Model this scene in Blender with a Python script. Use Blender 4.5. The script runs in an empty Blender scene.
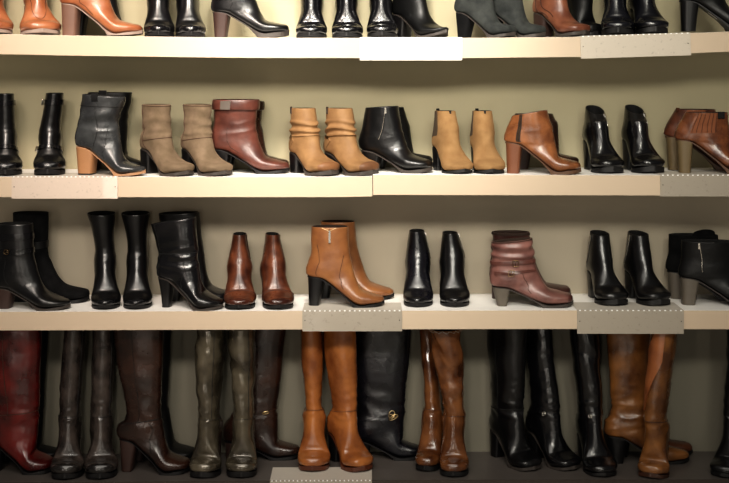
import bpy, math, random
from mathutils import Vector, noise, Matrix

random.seed(7)
S = bpy.context.scene
COL = S.collection
PI = math.pi
D = 4.14            # camera to shelf fronts, metres
EYE = 1.45          # eye height
PX = 1 / 320.0      # metres per picture pixel at the shelf fronts

# ------------------------------------------------------------------ materials
def lin(c):
    return tuple((v / 12.92) if v <= .04045 else ((v + .055) / 1.055) ** 2.4 for v in c)
def rgb(*c):
    k = .14 if (c[0] - c[2] > 30 and c[0] > 70) else 0
    m = .35 * c[0] + .5 * c[1] + .15 * c[2]
    return lin([(v + (m - v) * k) / 255 for v in c])
MATS = {}
def nodes(name):
    m = bpy.data.materials.new(name); m.use_nodes = True
    nt = m.node_tree
    return m, nt, nt.nodes['Principled BSDF']
def leather(name, col, dark=None, rough=.32, coat=.25, grain=1.0, mott=14, lo=.35, hi=.7, spec=.5, metal=0.0):
    if name in MATS: return MATS[name]
    m, nt, p = nodes(name)
    tc = nt.nodes.new('ShaderNodeTexCoord')
    oi = nt.nodes.new('ShaderNodeObjectInfo')
    add = nt.nodes.new('ShaderNodeVectorMath'); add.operation = 'ADD'
    nt.links.new(tc.outputs['Object'], add.inputs[0]); nt.links.new(oi.outputs['Random'], add.inputs[1])
    n1 = nt.nodes.new('ShaderNodeTexNoise'); n1.inputs['Scale'].default_value = mott; n1.inputs['Detail'].default_value = 5
    nt.links.new(add.outputs[0], n1.inputs['Vector'])
    cr = nt.nodes.new('ShaderNodeValToRGB')
    cr.color_ramp.elements[0].position = lo; cr.color_ramp.elements[1].position = hi
    d = dark if dark else tuple(v * .55 for v in col)
    cr.color_ramp.elements[0].color = (*d, 1); cr.color_ramp.elements[1].color = (*col, 1)
    nt.links.new(n1.outputs['Fac'], cr.inputs['Fac']); nt.links.new(cr.outputs['Color'], p.inputs['Base Color'])
    mr = nt.nodes.new('ShaderNodeMapRange'); mr.inputs['To Min'].default_value = rough * 1.3; mr.inputs['To Max'].default_value = rough * .8
    nt.links.new(n1.outputs['Fac'], mr.inputs['Value']); nt.links.new(mr.outputs['Result'], p.inputs['Roughness'])
    n2 = nt.nodes.new('ShaderNodeTexVoronoi'); n2.inputs['Scale'].default_value = 420
    n3 = nt.nodes.new('ShaderNodeTexNoise'); n3.inputs['Scale'].default_value = 42; n3.inputs['Detail'].default_value = 3
    nt.links.new(add.outputs[0], n2.inputs['Vector']); nt.links.new(add.outputs[0], n3.inputs['Vector'])
    b1 = nt.nodes.new('ShaderNodeBump'); b1.inputs['Strength'].default_value = .12 * grain; b1.inputs['Distance'].default_value = .001
    b2 = nt.nodes.new('ShaderNodeBump'); b2.inputs['Strength'].default_value = .6 * grain; b2.inputs['Distance'].default_value = .002
    nt.links.new(n2.outputs['Distance'], b1.inputs['Height']); nt.links.new(n3.outputs['Fac'], b2.inputs['Height'])
    nt.links.new(b1.outputs['Normal'], b2.inputs['Normal']); nt.links.new(b2.outputs['Normal'], p.inputs['Normal'])
    p.inputs['Coat Weight'].default_value = coat; p.inputs['Coat Roughness'].default_value = rough * .75
    p.inputs['Specular IOR Level'].default_value = spec; p.inputs['Metallic'].default_value = metal
    MATS[name] = m
    return m
def suede(name, col, dark=None):
    if name in MATS: return MATS[name]
    m = leather(name, col, dark, rough=.85, coat=0, grain=.6, mott=30, lo=.3, hi=.7, spec=.2)
    p = m.node_tree.nodes['Principled BSDF']
    p.inputs['Sheen Weight'].default_value = .25; p.inputs['Sheen Roughness'].default_value = .5
    p.inputs['Sheen Tint'].default_value = (*[min(1, c * 2) for c in col], 1)
    return m
def plain(name, col, rough=.5, metal=0.0, noise_amt=.12, scale=60, spec=.5):
    if name in MATS: return MATS[name]
    m, nt, p = nodes(name)
    tc = nt.nodes.new('ShaderNodeTexCoord')
    n = nt.nodes.new('ShaderNodeTexNoise'); n.inputs['Scale'].default_value = scale; n.inputs['Detail'].default_value = 4
    nt.links.new(tc.outputs['Object'], n.inputs['Vector'])
    mx = nt.nodes.new('ShaderNodeMix'); mx.data_type = 'RGBA'
    mx.inputs[6].default_value = (*[c * (1 - noise_amt) for c in col], 1); mx.inputs[7].default_value = (*[min(1, c * (1 + noise_amt)) for c in col], 1)
    nt.links.new(n.outputs['Fac'], mx.inputs[0]); nt.links.new(mx.outputs[2], p.inputs['Base Color'])
    p.inputs['Roughness'].default_value = rough; p.inputs['Metallic'].default_value = metal; p.inputs['Specular IOR Level'].default_value = spec
    MATS[name] = m
    return m
def stacked(name, col, dark):
    """stacked-leather / wood heel: thin horizontal layers"""
    if name in MATS: return MATS[name]
    m, nt, p = nodes(name)
    tc = nt.nodes.new('ShaderNodeTexCoord')
    w = nt.nodes.new('ShaderNodeTexWave'); w.bands_direction = 'Z'; w.inputs['Scale'].default_value = 90
    w.inputs['Distortion'].default_value = 1.5; w.inputs['Detail'].default_value = 2
    nt.links.new(tc.outputs['Object'], w.inputs['Vector'])
    mx = nt.nodes.new('ShaderNodeMix'); mx.data_type = 'RGBA'
    mx.inputs[6].default_value = (*dark, 1); mx.inputs[7].default_value = (*col, 1)
    nt.links.new(w.outputs['Fac'], mx.inputs[0]); nt.links.new(mx.outputs[2], p.inputs['Base Color'])
    p.inputs['Roughness'].default_value = .5
    MATS[name] = m
    return m

# ------------------------------------------------------------------ mesh helpers
def mesh(name, vs, fs, m, parent=None, smooth=True, angle=None):
    me = bpy.data.meshes.new(name)
    me.from_pydata([tuple(v) for v in vs], [], fs)
    me.update()
    o = bpy.data.objects.new(name, me); COL.objects.link(o)
    me.materials.append(m)
    if smooth:
        me.polygons.foreach_set('use_smooth', [True] * len(me.polygons))
        if angle: me.set_sharp_from_angle(angle=math.radians(angle))
    if parent: o.parent = parent
    return o
def fixn(o):
    import bmesh
    bm = bmesh.new(); bm.from_mesh(o.data); bmesh.ops.recalc_face_normals(bm, faces=bm.faces); bm.to_mesh(o.data); bm.free()
    return o
def grid_faces(nr, nc, closed):
    fs = []
    for i in range(nr - 1):
        for j in range(nc if closed else nc - 1):
            k = (j + 1) % nc
            fs.append((i * nc + j, i * nc + k, (i + 1) * nc + k, (i + 1) * nc + j))
    return fs
def tube(pts, r, n=6, closed=False):
    vs, fs = [], []
    N = len(pts)
    for i, p in enumerate(pts):
        a = pts[(i - 1) % N] if (closed or i > 0) else p
        b = pts[(i + 1) % N] if (closed or i < N - 1) else p
        t = (b - a).normalized()
        u = t.cross(Vector((0.13, .2, .97)))
        if u.length < .05: u = t.cross(Vector((1, 0, 0)))
        u.normalize(); w = t.cross(u)
        for j in range(n):
            f = 2 * PI * j / n
            vs.append(p + (u * math.cos(f) + w * math.sin(f)) * r)
    fs = grid_faces(N, n, True)
    if closed:
        for j in range(n):
            fs.append(((N - 1) * n + j, (N - 1) * n + (j + 1) % n, (j + 1) % n, j))
    else:
        fs.append(tuple(range(n))); fs.append(tuple((N - 1) * n + j for j in range(n)))
    return vs, fs
def lerp(a, b, t): return a + (b - a) * t
def interp(tab, x):
    if x <= tab[0][0]: return tab[0][1]
    for (x0, y0), (x1, y1) in zip(tab, tab[1:]):
        if x <= x1: return y0 + (y1 - y0) * (x - x0) / (x1 - x0)
    return tab[-1][1]
def tagit(o, label=None, cat=None, group=None, kind=None):
    if label: o['label'] = label
    if cat: o['category'] = cat
    if group: o['group'] = group
    if kind: o['kind'] = kind
    return o
def box_vs(x0, x1, y0, y1, z0, z1):
    vs = [(x, y, z) for x in (x0, x1) for y in (y0, y1) for z in (z0, z1)]
    fs = [(0, 1, 3, 2), (4, 6, 7, 5), (0, 4, 5, 1), (2, 3, 7, 6), (0, 2, 6, 4), (1, 5, 7, 3)]
    return vs, fs

# ------------------------------------------------------------------ shelves: top heights (pixel row of the front top edge along the board)
def X(px, y=0.0): return (px - 364.5) * PX * (D + y) / D
def Z(py): return EYE + (60 - py) * PX
TOPS = {1: [(-170, 32), (0, 34), (80, 35.7), (250, 37.8), (460, 38), (580, 36.8), (690, 33.3), (729, 31.3), (900, 28)],
        2: [(-170, 177), (372, 177), (373, 174.8), (640, 175.3), (900, 175.5)],
        3: [(-170, 312), (0, 312), (285, 311), (570, 310.5), (900, 311)],
        4: [(-170, 484.5), (0, 483), (270, 480.8), (480, 480), (900, 479.5)]}
def ztop(row, px): return Z(interp(TOPS[row], px))
SIGNS = [(1, 360, 462), (1, 580, 690), (2, 12, 118), (2, 660, 760), (3, 302.5, 402), (3, 577, 683.5), (4, 270, 372)]
def zfloor(row, x, y=1.0, r=0.04):
    z = max(ztop(row, (x + q) / PX + 364.5) for q in (-r, 0, r))
    if y < .15 and any(w == row and X(a) < x + r and x - r < X(b) for w, a, b in SIGNS): z += .0020
    return z

# ------------------------------------------------------------------ the boot builder
def crom(p0, p1, p2, p3, t):
    return .5 * (2 * p1 + (p2 - p0) * t + (2 * p0 - 5 * p1 + 4 * p2 - p3) * t * t + (3 * p1 - p0 - 3 * p2 + p3) * t ** 3)

class Boot:
    def __init__(s, name, label, group, row, anchor, px, depth, yaw, mat, sole_m, heel_m, lin_m, **k):
        g = dict(L=75, hh=25, pf=3, H=72, tb=5, tf=39, dz=0, ab=4, af=37, ankz=None, wt=12.5, wm=None, wa=11.5, wh=10.5, wb=14.5,
                 toe='round', th=8.5, bh=16, cb=1.0, ly=0, cal=0, calf=0, spring=2.0, st=.9, hl_t=20, hl_b=16, hb_t=1.0, hb_b=1.5,
                 hw_t=9.5, hw_b=8, hpow=1.0, crumple=.35, slouch=0, folds=4, fold_t=(0, 2.5), seed=0, foot=1, seg=40, ucv=(1.35 if yaw < -56 else 1.62), ankle_crease=.5, tip=True,
                 wave=0, rim=1.1, sole_w=1.0)
        g.update(k); s.g = g; g['bh'] *= .8; g['wb'] *= 1.15; g['wh'] *= 1.06; g['pf'] = max(1.8, g['pf'] * .72)
        u = (D + depth + (.10 if abs(yaw) > 45 else 0)) / D * PX
        s.u = u
        L, hh, pf, H = g['L'], g['hh'], g['pf'], g['H']
        ankz = g['ankz'] if g['ankz'] else hh + min(26, max(18, (H - hh) * .45))
        s.ankz = ankz
        wt, wa, wh, wb = g['wt'], g['wa'], g['wh'], g['wb']
        sp = g['spring']
        if H > ankz + 40:
            mz = ankz + (H - ankz) * .55
        else: mz = ankz + (H - ankz) * .5
        mf = (mz - ankz) / (H - ankz)
        wm = g['wm'] if g['wm'] else lerp(wa, wt, mf)
        st = []
        st.append((g['tb'], H, g['tf'], H + g['dz'], wt, g['ly'], 2.2, 2.2))
        st.append((lerp(g['ab'], g['tb'], mf) - g['cal'], mz, lerp(g['af'], g['tf'], mf) + g['calf'], mz + g['dz'] * mf, wm, g['ly'] * mf, 2.2, 2.2))
        st.append((g['ab'], ankz, g['af'], ankz + 2, wa, 0, 2.2, 2.2))
        fx, fz, bx, bz = g['af'], ankz + 2, .72 * L, pf + g['bh']
        F = lambda q: (fx + (bx - fx) * q, bz + (fz - bz) * (1 - q) ** g['ucv'])
        fo = .9 * g['foot']
        st.append((-g['cb'], hh + (ankz - hh) * .45, *F(.17), wh * 1.04, 0, 2.4, 2.1))
        st.append((.6, hh + 1.5, *F(.34), wh, 0, 2.8, 2.1))
        st.append((.2 * L, lerp(hh, pf, .06), *F(.53), wh * .98, 0, 3.2, 2.1))
        st.append((.44 * L, lerp(pf, hh, .46), *F(.76), lerp(wh, wb, .45), .3 * fo, 3.4, 2.2))
        st.append((.66 * L, pf + .2, *F(1.0), wb, fo * 1.0, 3.4, 2.3))
        th = g['th']
        tw = {'round': (.90, .64, .27), 'almond': (.83, .50, .17), 'point': (.74, .38, .12), 'square': (.97, .82, .5)}[g['toe']]
        st.append((.84 * L, pf + .25 + sp * .25, .865 * L, pf + lerp(th, g['bh'], .30) + sp * .25, wb * tw[0], fo * .6, 3.2, 2.3))
        st.append((.95 * L, pf + .5 + sp * .7, .955 * L, pf + th * .93 + sp * .6, wb * tw[1], fo * .1, 3.0, 2.3))
        st.append((.993 * L, pf + 1.2 + sp, .992 * L, pf + th * .58 + sp, wb * tw[2], 0, 2.4, 2.2))
        s.st = [tuple(v * u for v in q[:6]) + q[6:] for q in st]
        s.n = len(st) - 1
        s.so = g['seed'] * 3.17 + 1.3
        # root
        s.root = bpy.data.objects.new(name, None); COL.objects.link(s.root)
        s.root.empty_display_size = .05
        if abs(yaw) > 35: yaw -= math.degrees(math.atan((px - 364.5) * PX / D))
        a = math.radians(yaw)
        ax = {'toe': .93 * L * u, 'heel': .02 * L * u, 'ball': .66 * L * u}[anchor]
        wx, wy = X(px, depth), depth
        s.root.location = (wx - ax * math.cos(a), wy - ax * math.sin(a), 0)
        s.root.rotation_euler = (0, 0, a)
        bxw = wx + (.66 * L * u - ax) * math.cos(a)
        hxw = wx + (.1 * L * u - ax) * math.cos(a)
        byw = wy + (.66 * L * u - ax) * math.sin(a); hyw = wy + (.1 * L * u - ax) * math.sin(a)
        zb, zh = zfloor(row, bxw, byw - .04), zfloor(row, hxw, hyw - .03, .025)
        s.root.location.z = max(zb, zh) + .0004
        tagit(s.root, label, 'boot', group)
        s.mat, s.sole_m, s.heel_m, s.lin_m = mat, sole_m, heel_m, lin_m
        s.build()
    # --- surface
    def st_at(s, t):
        t = max(0, min(s.n - 1e-6, t)); i = int(t); f = t - i
        P = [s.st[max(0, min(s.n, i + d))] for d in (-1, 0, 1, 2)]
        return [crom(P[0][c], P[1][c], P[2][c], P[3][c], f) for c in range(8)]
    def raw(s, t, th):
        bx, bz, fx, fz, w, yo, nb, nt = s.st_at(t)
        c, sn = math.cos(th), math.sin(th)
        n = lerp(nt, nb, .5 + .5 * max(-1, min(1, c * 3)))
        v = -math.copysign(abs(c) ** (2 / n), c); y = math.copysign(abs(sn) ** (2 / n), sn)
        mx, mz, hx, hz = (bx + fx) / 2, (bz + fz) / 2, (fx - bx) / 2, (fz - bz) / 2
        p = Vector((mx + hx * v, yo - w * y, mz + hz * v))
        d = Vector((hx * v, -w * y, hz * v)); 
        if d.length > 1e-6: d.normalize()
        return p, d
    def disp(s, t, th, p):
        g = s.g; so = s.so
        if t > 9: return 0
        e = min(1, (9 - t) / 1.5)
        q = p * 14 + Vector((so, so * .7, so * .3))
        a = noise.noise(q) * .0022 * g['crumple']
        # soft diagonal creasing
        q2 = Vector((p.x * 16, p.y * 16, p.z * 34)) + Vector((so * 1.3, 4, so))
        r = 1 - abs(noise.noise(q2)); r = r * r
        env = max(0, 1 - abs(t - 2.5) / 1.3)
        a += (r - .6) * .0026 * g['crumple'] * (.2 + env * g['ankle_crease'] * 1.6)
        if g['slouch'] and g['fold_t'][0] <= t <= g['fold_t'][1]:
            f0, f1 = g['fold_t']; w = (t - f0) / (f1 - f0)
            env = math.sin(PI * min(1, max(0, w))) ** .5
            ph = w * g['folds'] + .22 * math.sin(th + so) + .16 * math.sin(2 * th + so * 2) + .18 * noise.noise(q * .7)
            wv = math.sin(2 * PI * ph)
            wv = wv if wv > 0 else wv * .6
            a += g['slouch'] * .004 * wv * env
        if g['wave']:
            env = max(0, 1 - abs(t - 1.0) / 1.5)
            wz = noise.noise(p * 8 + Vector((so, so, 1)))
            q3 = Vector((p.x * 15 + wz * .5, p.y * 15 + p.z * 6 + wz * .4, p.z * 15 + p.y * 8 + wz * .8)) + Vector((so, 2, so * 2))
            a += g['wave'] * .0018 * env * math.tanh(3.2 * noise.noise(q3)) * (1 + .6 * noise.noise(q3 * 2.1))
        return a * e
    def surf(s, t, th, off=0):
        p, d = s.raw(t, th)
        return p + d * (s.disp(t, th, p) + off)
    def build(s):
        g = s.g; n = g['seg']; u = s.u
        ts = []
        seg0 = 26 if g['H'] > 100 else 12
        for i in range(s.n):
            k = seg0 if i < 2 else (9 if i < 4 else 7)
            ts += [i + j / k for j in range(k)]
        ts.append(s.n)
        vs = [s.surf(t, 2 * PI * j / n) for t in ts for j in range(n)]
        fs = grid_faces(len(ts), n, True)
        # toe cap
        last = len(vs) - n
        c = sum((Vector(v) for v in vs[last:]), Vector()) / n + Vector((.004 * g['L'] * u, 0, 0))
        vs.append(c); ci = len(vs) - 1
        fs += [(last + j, last + (j + 1) % n, ci) for j in range(n)]
        # top rim thickness
        base = len(vs)
        for j in range(n):
            p, d = s.raw(0, 2 * PI * j / n); vs.append(p + d * (s.disp(0, 2 * PI * j / n, p) - g['rim'] * .0022) + Vector((0, 0, .0006)))
        fs += [(j, base + j, base + (j + 1) % n, (j + 1) % n) for j in range(n)]
        s.upper = mesh('upper', vs, [f[::-1] for f in fs], s.mat, s.root)
        # lining
        lv = []; lt = [0, .02] + [.08 * q for q in range(1, 12)]
        for t in lt:
            for j in range(n):
                lv.append(s.surf(t, 2 * PI * j / n, -g['rim'] * .0022 - .0004 - min(.003, t * .02)) + (Vector((0, 0, .0004)) if t == 0 else Vector()))
        lf = grid_faces(len(lt), n, True)
        lf.append(tuple(range((len(lt) - 1) * n, len(lt) * n)))
        s.lining = mesh('lining', lv, lf, s.lin_m, s.root)
        # sole
        tt = [3.6 + (s.n - 3.6) * i / 50 for i in range(51)]
        btab = []
        for t in tt:
            q = s.st_at(t); btab.append((q[0], q[1], q[4], q[5]))
        xs0 = .0; xs1 = g['L'] * u * 1.004
        btab.sort()
        zt = [(b[0], b[1]) for b in btab]; wt_ = [(b[0], b[2]) for b in btab]; yo_ = [(b[0], b[3]) for b in btab]
        L = g['L'] * u; sth = g['st'] * u; pf = g['pf'] * u; sp = g['spring'] * u
        def top(x): 
            return interp(zt, max(x, .05 * L)) + (.0009 if x > .5 * L else .0008)
        def bot(x):
            f = max(0, min(1, (x / L - .46) / .16)); f = f * f * (3 - 2 * f)
            z = interp(zt, max(x, .05 * L))
            zz = z - lerp(sth, pf, f)
            zz = max(zz, 0) if f > .3 else zz
            if x > .72 * L: zz = max(0, sp * ((x / L - .72) / .28) ** 2)
            elif f >= .98: zz = 0
            return max(zz, 0)
        def hw(x):
            q = max(0, min(1, (x / L - .48) / .16)); w = interp(wt_, max(x, .05 * L)) * lerp(.80, .93, q) * g['sole_w'] + lerp(.0002, .0016, q)
            r = .13 * L
            if x < r: w *= math.sqrt(max(0, 1 - ((r - x) / r) ** 2)) * .98 + .02
            rt = .10 * L
            if x > xs1 - rt: w = max(w, .0) * (math.sqrt(max(0, 1 - ((x - xs1 + rt) / rt) ** 2)) * .98 + .02)
            return w
        s.bot = bot
        N = 64
        xs = [xs0 + (xs1 - xs0) * (.5 - .5 * math.cos(PI * i / (N - 1))) for i in range(N)]
        sv = []
        for x in xs:
            h, y0, a, b = hw(x), interp(yo_, max(x, .05 * L)), top(x), bot(x)
            if b > a - .0012: b = a - .0012
            sv += [(x, y0 - h, a), (x, y0 - h, b), (x, y0 + h, b), (x, y0 + h, a)]
        sf = grid_faces(N, 4, True); sf += [(0, 1, 2, 3), tuple((N - 1) * 4 + j for j in (3, 2, 1, 0))]
        s.sole = fixn(mesh('sole', sv, sf, s.sole_m, s.root, True, 40))
        # heel
        hn, hr = 28, 14
        def out(x0, ln, w, a):
            c, sn = math.cos(a), math.sin(a)
            e = 2 / 2.6 if c > 0 else 2 / 6.0
            vx = math.copysign(abs(c) ** e, c); vy = math.copysign(abs(sn) ** (2 / 3.0), sn)
            return x0 + ln / 2 - vx * ln / 2, vy * w
        hv = []
        z0 = .0
        for i in range(hr):
            f = i / (hr - 1); tp = f ** g['hpow']
            for j in range(hn):
                a = 2 * PI * j / hn
                xt, yt = out(g['hb_t'] * u, g['hl_t'] * u, g['hw_t'] * u, a)
                xb, yb = out(g['hb_b'] * u, g['hl_b'] * u, g['hw_b'] * u, a)
                x, y = lerp(xb, xt, tp), lerp(yb, yt, tp)
                zt_ = bot(max(xt, .0)) + .0012
                hv.append((x, y, lerp(z0, zt_, f)))
        hf = grid_faces(hr, hn, True); hf += [tuple(range(hn)), tuple((hr - 1) * hn + j for j in range(hn))]
        s.heel = fixn(mesh('heel', hv, hf, s.heel_m, s.root, True, 50))
    # --- details
    def patch(s, name, t0, t1, a0, a1, off, m, nt=10, na=10, parent=None, skew=0, thick=None, full=False):
        vs, fs = [], []
        th = thick if thick is not None else off + .0006
        for lay in (0, 1):
            o = off if lay == 0 else off - th
            for i in range(nt + 1):
                for j in range(na + (0 if full else 1)):
                    a = lerp(a0, a1, j / na); f = i / nt
                    t = lerp(t0, t1, f) + skew * (j / na - .5) * (0 if full else 1)
                    if full: t += skew * math.cos(a)
                    vs.append(s.surf(max(0, t), a, o))
        nc = na if full else na + 1; nr = nt + 1
        A = grid_faces(nr, nc, full); K = nr * nc
        fs = A + [tuple(K + q for q in f[::-1]) for f in A]
        for j in range(nc if full else nc - 1):
            k = (j + 1) % nc
            fs += [(j, K + j, K + k, k), ((nr - 1) * nc + k, K + (nr - 1) * nc + k, K + (nr - 1) * nc + j, (nr - 1) * nc + j)]
        if not full:
            for i in range(nr - 1):
                a, b = i * nc, (i + 1) * nc
                fs += [(b, K + b, K + a, a), (a + nc - 1, K + a + nc - 1, K + b + nc - 1, b + nc - 1)]
        o = mesh(name, vs, [f[::-1] for f in fs], m, parent or s.root, True, 45)
        return fixn(o)
    def strap(s, t, w, m, off=.0022, skew=0, name='strap', a0=None, a1=None, parent=None):
        if a0 is None: return s.patch(name, t - w / 2, t + w / 2, 0, 2 * PI, off, m, 4, 44, parent, skew, full=True)
        return s.patch(name, t - w / 2, t + w / 2, a0, a1, off, m, 4, 26, parent, skew)
    def seam(s, pts, m, r=.0009, name='seam', off=.0004, parent=None, n=24):
        P = []
        k = len(pts) - 1
        for i in range(n + 1):
            f = i / n * k; j = min(k - 1, int(f)); f -= j
            P.append(s.surf(lerp(pts[j][0], pts[j + 1][0], f), lerp(pts[j][1], pts[j + 1][1], f), off))
        v, f = tube(P, r, 5)
        return mesh(name, v, f, m, parent or s.root)
    def ringseam(s, t, m, r=.001, skew=0, a0=0, a1=2 * PI, name='seam'):
        P = [s.surf(t + skew * math.cos(lerp(a0, a1, i / 40)), lerp(a0, a1, i / 40), .0003) for i in range(41)]
        v, f = tube(P, r, 5)
        return mesh(name, v, f, m, s.root)
    def frame_at(s, t, a, off):
        p = s.surf(t, a, off); da = .05; dt = .05
        ea = (s.surf(t, a + da, off) - s.surf(t, a - da, off)).normalized()
        et = (s.surf(t + dt, a, off) - s.surf(max(0, t - dt), a, off)).normalized()
        nn = s.raw(t, a)[1]
        nn = ea.cross(et); 
        if nn.dot(s.raw(t, a)[1]) < 0: nn = -nn
        return p, ea, et, nn.normalized()
    def buckle(s, t, a, w, h, m, off=.004, r=.0014, parent=None, name='buckle', oval=False):
        p, ea, et, nn = s.frame_at(t, a, off)
        P = []
        for i in range(24):
            f = 2 * PI * i / 24; e = 1 if oval else .4
            c, sn = math.cos(f), math.sin(f)
            P.append(p + ea * (w / 2 * math.copysign(abs(c) ** e, c)) + et * (h / 2 * math.copysign(abs(sn) ** e, sn)) + nn * (0))
        v, f = tube(P, r, 6, True)
        v2, f2 = tube([p - et * h / 2, p + et * h / 2], r * .8, 6) if not oval else tube([p - ea * w / 2, p, p + ea * w / 2], r * .8, 6)
        k = len(v); v += v2; f += [tuple(k + q for q in x) for x in f2]
        return fixn(mesh(name, v, f, m, parent or s.root))
    def zipper(s, a, t0, t1, m, tape=None, w=.05, a2=None, pull=True, pull_len=.016, parent=None, wm=.0018):
        a2 = a if a2 is None else a2
        n = 30
        zo = None
        if tape:
            vs = []
            for i in range(n + 1):
                f = i / n; t, aa = lerp(t0, t1, f), lerp(a, a2, f)
                vs += [s.surf(t, aa - w, .0006), s.surf(t, aa, .0008), s.surf(t, aa + w, .0006)]
            zo = mesh('zipper_tape', vs, grid_faces(n + 1, 3, False), tape, s.root)
        P = [s.surf(lerp(t0, t1, i / n), lerp(a, a2, i / n), .001) for i in range(n + 1)]
        v, f = tube(P, wm, 5)
        z = mesh('zipper', v, f, m, s.root)
        if pull:
            tp = lerp(t0, t1, .06); p, ea, et, nn = s.frame_at(tp, a, .0032)
            dn = Vector((0, 0, -1)); dn = (dn - nn * dn.dot(nn)).normalized(); sd = dn.cross(nn)
            v, f = [], []
            for (d0, d1, hw_, q) in ((-.003, .004, .0028, .0022), (.0045, pull_len, .0032, .0014)):
                k = len(v)
                for d_ in (d0, d1):
                    for w_ in (-hw_, hw_):
                        for e in (-q, q * .6): v.append(p + dn * d_ + sd * w_ + nn * e)
                f += [tuple(k + x for x in fc) for fc in [(0, 1, 3, 2), (4, 6, 7, 5), (0, 4, 5, 1), (2, 3, 7, 6), (0, 2, 6, 4), (1, 5, 7, 3)]]
            fixn(mesh('zipper_pull', v, f, m, z, False))
        return z
    def pull_tab(s, a, m, w=.008, h=.012, da=.0):
        p, ea, et, nn = s.frame_at(.02, a, .0)
        up = Vector((0, 0, 1)); ea = (ea - up * ea.dot(up)).normalized(); nn = ea.cross(up)
        if nn.dot(s.raw(.02, a)[1]) < 0: nn = -nn
        pr = [(-.0015, -.018), (.0018, -.016), (.0022, h * .5), (.001, h), (-.0022, h), (-.0035, h * .5), (-.0032, -.014)]
        v = []
        for w_ in (-w / 2, w / 2):
            for (q, z) in pr: v.append(p + ea * w_ + nn * (q + .0012) + up * z)
        k = len(pr)
        f = [(i, (i + 1) % k, k + (i + 1) % k, k + i) for i in range(k)] + [tuple(range(k)), tuple(range(2 * k - 1, k - 1, -1))]
        return fixn(mesh('pull_tab', v, f, m, s.root, True, 40))
    def tongue(s, a0, a1, h, m):
        n = 16; v = []
        for lay in (0, -.003):
            for i in range(n + 1):
                f = i / n; p = s.surf(0, lerp(a0, a1, f), lay - .001)
                z = h * max(0, math.sin(PI * f)) ** .35
                for q in (-.012, z * .5, z * .9, z): v.append(p + Vector((0, 0, q)))
        K = (n + 1) * 4
        A = grid_faces(n + 1, 4, False)
        f = A + [tuple(K + x for x in q[::-1]) for q in A]
        for i in range(n): f.append((i * 4 + 3, (i + 1) * 4 + 3, K + (i + 1) * 4 + 3, K + i * 4 + 3))
        return fixn(mesh('tongue', v, f, m, s.root, True, 50))
    def cuff(s, t1, m, off=.005, flare=.003, nt=12, na=44, edge=.0):
        vs = []
        rows = []
        # outside of the folded band, then back under to the shaft
        for i in range(nt + 1):
            f = i / nt
            rows.append((t1 * (1 - f), off + flare * (1 - f) * .6 + .0015 * math.sin(PI * f)))
        rows.append((0.0, off * .5)); rows.append((0.0, -.003))
        k = len(rows)
        rows = [(t1, -.0005), (t1 + .02, off * .5)] + rows
        for q, (t, o) in enumerate(rows):
            for j in range(na):
                p = s.surf(t, 2 * PI * j / na, o)
                if q >= len(rows) - 2: p = p + Vector((0, 0, .0035))
                elif q == len(rows) - 3: p = p + Vector((0, 0, .001))
                vs.append(p)
        return fixn(mesh('cuff', vs, grid_faces(len(rows), na, True), m, s.root))
    def toecap(s, m, t0=8.2, name='toe_cap', off=.0006):
        n = 40; rows = 14; vs = []
        for i in range(rows + 1):
            t = lerp(t0, s.n, i / rows)
            for j in range(n): vs.append(s.surf(t, 2 * PI * j / n, off))
        f = grid_faces(rows + 1, n, True)
        vs.append(s.surf(s.n, PI, 0).lerp(s.surf(s.n, 0, 0), .5) + Vector((.005 * s.g['L'] * s.u, 0, 0)))
        f += [(rows * n + j, rows * n + (j + 1) % n, len(vs) - 1) for j in range(n)]
        return fixn(mesh(name, vs, f, m, s.root))
    def heel_tip(s, m):
        u = s.u; g = s.g; n = 24; v = []
        for z in (-.0002, .0045):
            for j in range(n):
                a = 2 * PI * j / n; c, sn = math.cos(a), math.sin(a)
                e = 2 / 2.6 if c > 0 else 2 / 6.0
                ln = g['hl_b'] * u + .0012; x = g['hb_b'] * u - .0006 + ln / 2 - math.copysign(abs(c) ** e, c) * ln / 2
                v.append((x, math.copysign(abs(sn) ** (2 / 3), sn) * (g['hw_b'] * u + .0006), z))
        f = grid_faces(2, n, True) + [tuple(range(n)), tuple(range(n, 2 * n))]
        return fixn(mesh('heel_tip', v, f, m, s.root, True, 40))
    def sticker(s, m):
        L = s.g['L'] * s.u; v = []
        for x in (.36, .47):
            for y in (-.006, .006): v.append((x * L, y + -.002, s.bot(x * L) - .0006))
        return mesh('sole_sticker', v, [(0, 1, 3, 2)], m, s.root, False)

# ------------------------------------------------------------------ palette
BLK = leather('black_smooth_leather', rgb(17, 16, 18), rgb(9, 9, 10), rough=.30, coat=.3, spec=.5)
BLKG = leather('black_glossy_leather', rgb(17, 16, 19), rgb(10, 10, 12), rough=.22, coat=.5)
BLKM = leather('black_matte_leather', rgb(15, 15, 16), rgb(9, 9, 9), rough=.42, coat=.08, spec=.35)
NAVY = leather('blue_black_leather', rgb(20, 20, 27), rgb(11, 11, 16), rough=.26, coat=.45)
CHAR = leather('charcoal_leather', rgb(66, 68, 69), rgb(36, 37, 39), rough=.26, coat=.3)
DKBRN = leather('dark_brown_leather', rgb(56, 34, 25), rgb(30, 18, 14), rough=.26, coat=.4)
EBON = leather('weathered_brown_black_leather', rgb(76, 67, 62), rgb(36, 31, 29), rough=.24, coat=.3, mott=22)
OXB = leather('oxblood_red_leather', rgb(112, 22, 18), rgb(46, 10, 10), rough=.22, coat=.35, mott=10)
REDB = leather('reddish_brown_leather', rgb(104, 56, 44), rgb(64, 34, 28), rough=.36, coat=.2, mott=18)
COGN = leather('polished_cognac_leather', rgb(138, 78, 42), rgb(76, 38, 22), rough=.26, coat=.35, mott=22)
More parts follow.
